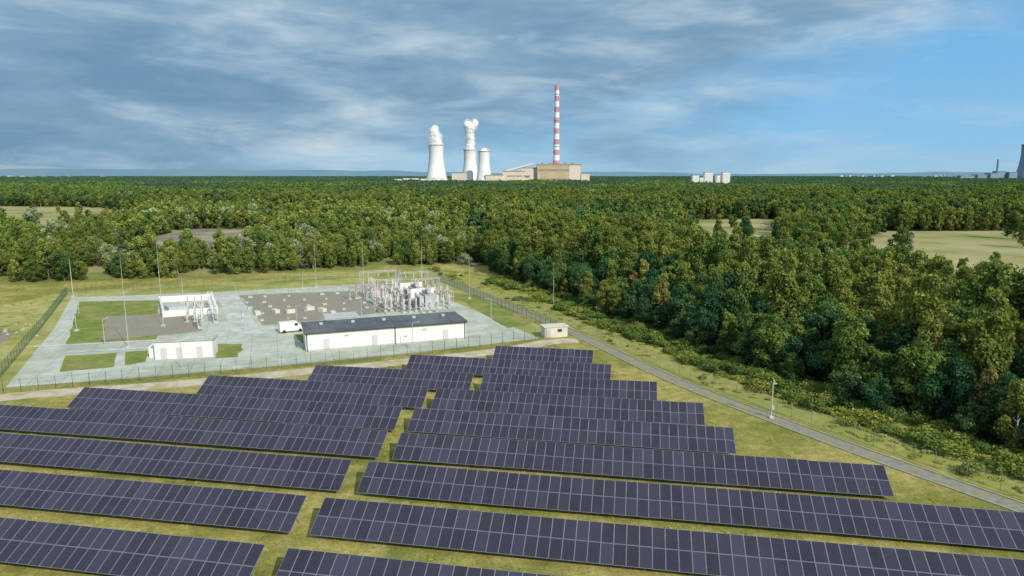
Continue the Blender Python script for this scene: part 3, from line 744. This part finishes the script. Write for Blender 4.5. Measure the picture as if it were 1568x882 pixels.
ridge('hills',9500,-14000,12000,lambda t,x:44+32*mnoise.noise(Vector((x*.0004,1,0)))+16*mnoise.noise(Vector((x*.002,3,0)))+55*max(0,min(1,(-x-300)/3000)),M_hill)
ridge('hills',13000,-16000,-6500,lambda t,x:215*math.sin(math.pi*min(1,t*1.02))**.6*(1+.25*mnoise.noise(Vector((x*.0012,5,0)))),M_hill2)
e=empty('distant_town',(0,4200,0)); mb=MB()
for k in range(50):
    x=random.choice([random.uniform(1900,2900),random.uniform(1900,2900),random.uniform(-3300,-2500)]); mb.box((x,random.uniform(-200,200),random.uniform(6,13)),(random.uniform(10,32),15,random.uniform(22,36)),0,random.choice([0,1,1]))
mb.obj('walls',[M_seam,M_towerb],e)

# ------------------------------------------------------------------ vegetation scatter
def in_frustum(x,y,m=30): return (np.abs(x)<y*.86+m)
fore=[(-30000,12000),(-2500,800),(-560,300),(-330,235),(-215,216),(-165,218),(-112,230),(-46,262),(-10,262),(-3,224),(11,199),(19.5,171),(31,146),(39,125),(48.5,104),(56,90),(69,69),(118,26),(400,60),(9000,3000),(9000,12000)]
def grid(x0,x1,y0,y1,s):
    gx,gy=np.meshgrid(np.arange(x0,x1,s),np.arange(y0,y1,s)); gx=gx.ravel()+rng.uniform(-.48,.48,gx.size)*s; gy=gy.ravel()+rng.uniform(-.48,.48,gy.size)*s
    return gx,gy
def nz2(x,y,f,s): return np.array([mnoise.noise(Vector((a*f,b*f,s))) for a,b in zip(x,y)])
def clear(x,y,m=0.):
    k=np.ones(len(x),bool)
    for i,mm in enumerate(MEADOWS): k&=~inpoly(x,y,mm)
    return k|(rng.random(len(x))<.01)
def polydist(x,y,pl):
    d=np.full(len(x),1e9)
    for (ax,ay),(bx,by) in zip(pl,pl[1:]):
        t=np.clip(((x-ax)*(bx-ax)+(y-ay)*(by-ay))/((bx-ax)**2+(by-ay)**2),0,1)
        d=np.minimum(d,np.hypot(x-ax-t*(bx-ax),y-ay-t*(by-ay)))
    return d
x,y=grid(-330,330,40,340,4.2)
k=inpoly(x,y,fore)&clear(x,y)&in_frustum(x,y)
x,y=x[k],y[k]
de=polydist(x,y,FE); right=x>-20+(y-217)*.15
na=nz2(x,y,.035,1); nb=nz2(x,y,.02,5); nh=nz2(x,y,.05,9)
k=(right&((nh>-.6)|(de<12)))|(~right&(nh>-.25)); x,y,de,right,na,nb,nh=[q[k] for q in (x,y,de,right,na,nb,nh)]
n=len(x); r=rng.random(n); r3=rng.integers(0,3,n)
edge=right&(de<16+11*nb)
rr_=r+na*.9
inner=np.where(rr_<.55,r3,np.where(rr_<.85,3+r3,6+r3))
idx=np.where(edge,np.where(r<.66,6+r3,np.where(r<.82,3+r3,np.where(r<.97,r3,14))),inner)
left=~right
idx=np.where(left,np.where(rr_<.66,9+r3,np.where(rr_<.76,12+rng.integers(0,2,n),np.where(rr_<.9,3+r3,r3))),idx)
sc=np.where(edge,.5+.032*de,rng.uniform(.74,1.08,n)*(1+.32*nh)); sc=np.where(left,rng.uniform(.6,1.15,n)*(1+.5*nh),sc)
sc=np.where(right&(x>55)&(y>120),np.minimum(sc,.86),sc)
big=left&((idx<6)); sc=np.where(big,sc*.7,sc)
sc=sc*rng.uniform(.78,1.2,n)
nearmask=edge&(de<3.2)
ids=np.where(nearmask)[0][:60]
for i in ids:
    o=bpy.data.objects.new('deciduous_tree',near[idx[i]]); COL.objects.link(o); o.location=(x[i],y[i],0); s=sc[i]; o.scale=(s,s,s*.95); o.rotation_euler=(0,0,random.uniform(0,6.28))
rest=np.ones(n,bool); rest[ids]=False
sxy=np.maximum(sc,.7)
S=np.column_stack([sxy,sxy,sc*rng.uniform(.85,1.25,n)])
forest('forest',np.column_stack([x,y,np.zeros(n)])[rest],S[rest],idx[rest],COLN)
x,y=grid(-1000,1000,340,950,6.1); k=inpoly(x,y,fore)&clear(x,y)&in_frustum(x,y,50); x,y=x[k],y[k]
nz=nz2(x,y,.011,0); nh=nz2(x,y,.022,8)
lf=(x<-20)&(y<640)
k=np.where(lf,nh>-.16,nh>-.42); x,y,nz,nh,lf=[q[k] for q in (x,y,nz,nh,lf)]
n=len(x); r=rng.random(n)
rr_=r+nz*.9
idx=np.where(rr_<.36,rng.integers(0,3,n),np.where(rr_<.9,3+rng.integers(0,5,n),8+rng.integers(0,2,n)))
idx=np.where(lf&(r<.45),8+rng.integers(0,2,n),idx); idx=np.where(lf&(nz<-.1)&(y<520)&(rng.random(n)<.4),10+rng.integers(0,2,n),idx)
sc=rng.uniform(.75,1.15,n)*(1+.3*nh)*np.where(lf&(idx<8),.7,1.)
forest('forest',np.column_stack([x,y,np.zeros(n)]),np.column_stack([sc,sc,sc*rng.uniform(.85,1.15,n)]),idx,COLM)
xs=[];ys=[]
for a,b,s in((950,2000,25),(2000,5200,36)):
    x,y=grid(-b*.9,b*.9,a,b,s); k=in_frustum(x,y,60); xs.append(x[k]);ys.append(y[k])
x=np.concatenate(xs);y=np.concatenate(ys)
k=~((np.abs(x+10)<290)&(y>2060)&(y<2380))
nz=nz2(x,y,.004,7)
k&=nz<.42
x,y,nz=x[k],y[k],nz[k]; n=len(x)
sc=rng.uniform(.85,1.1,n)*(1+.25*nz); sxy=sc*np.where(y>2000,1.35,1.)
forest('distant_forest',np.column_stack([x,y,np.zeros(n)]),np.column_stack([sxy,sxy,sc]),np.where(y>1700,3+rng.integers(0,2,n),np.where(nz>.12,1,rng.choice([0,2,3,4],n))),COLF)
vp=[(p.x,p.y) for p in offset(RD,3.1)]+[(a+5,b+3) for a,b in reversed(FE)]
x,y=grid(-40,115,20,262,1.2); k=inpoly(x,y,vp); x,y=x[k],y[k]; n=len(x); de=polydist(x,y,FE); r=rng.random(n)
nz=nz2(x,y,.12,2)
keep=(r<.30+nz*.9+np.where(de<5,.45,0)); x,y,de,nz=x[keep],y[keep],de[keep],nz[keep]; n=len(x); r=rng.random(n)
idx=np.where((de<5)&(r<.65),rng.integers(2,5,n),np.where(r<.86,rng.integers(0,2,n),np.where(nz>.1,rng.integers(2,5,n),2)))
sc=rng.uniform(.3,.95,n)*np.where(de<5,1.2,.8)
forest('shrubs',np.column_stack([x,y,np.zeros(n)]),np.column_stack([sc,sc,sc*rng.uniform(.5,1.,n)]),idx,COLW)
x1,y1=grid(-200,-10,200,275,2.2); k=inpoly(x1,y1,[(-200,205),(-133,203),(-88,222),(-42,243),(-20,240),(-10,262),(-46,268),(-112,240),(-165,226),(-220,225)]); x1,y1=x1[k],y1[k]
x2,y2=grid(-90,75,38,142,1.7); k=inpoly(x2,y2,[(-95,98),(-60,104),(-2,131),(10,139),(21.5,118),(29,102.8),(39,85),(45,75),(56,56),(66,38),(-90,38)]); x2,y2=x2[k],y2[k]; q=rng.random(len(x2))<.62; x2,y2=x2[q],y2[q]
x3,y3=grid(-170,-84,90,200,2.); k=inpoly(x3,y3,[(-170,90),(-103,86),(-92,110),(-112,155),(-134,198),(-180,205)]); x3,y3=x3[k],y3[k]
x=np.concatenate([x1,x2,x3]);y=np.concatenate([y1,y2,y3]);r=rng.random(len(x))+.6*nz2(x,y,.15,4);k=r<.45; x,y=x[k],y[k];n=len(x); sc=rng.uniform(.12,.42,n)
forest('tall_grass',np.column_stack([x,y,np.zeros(n)]),np.column_stack([sc*1.3,sc*1.3,sc*.5]),rng.integers(0,2,n),COLW)
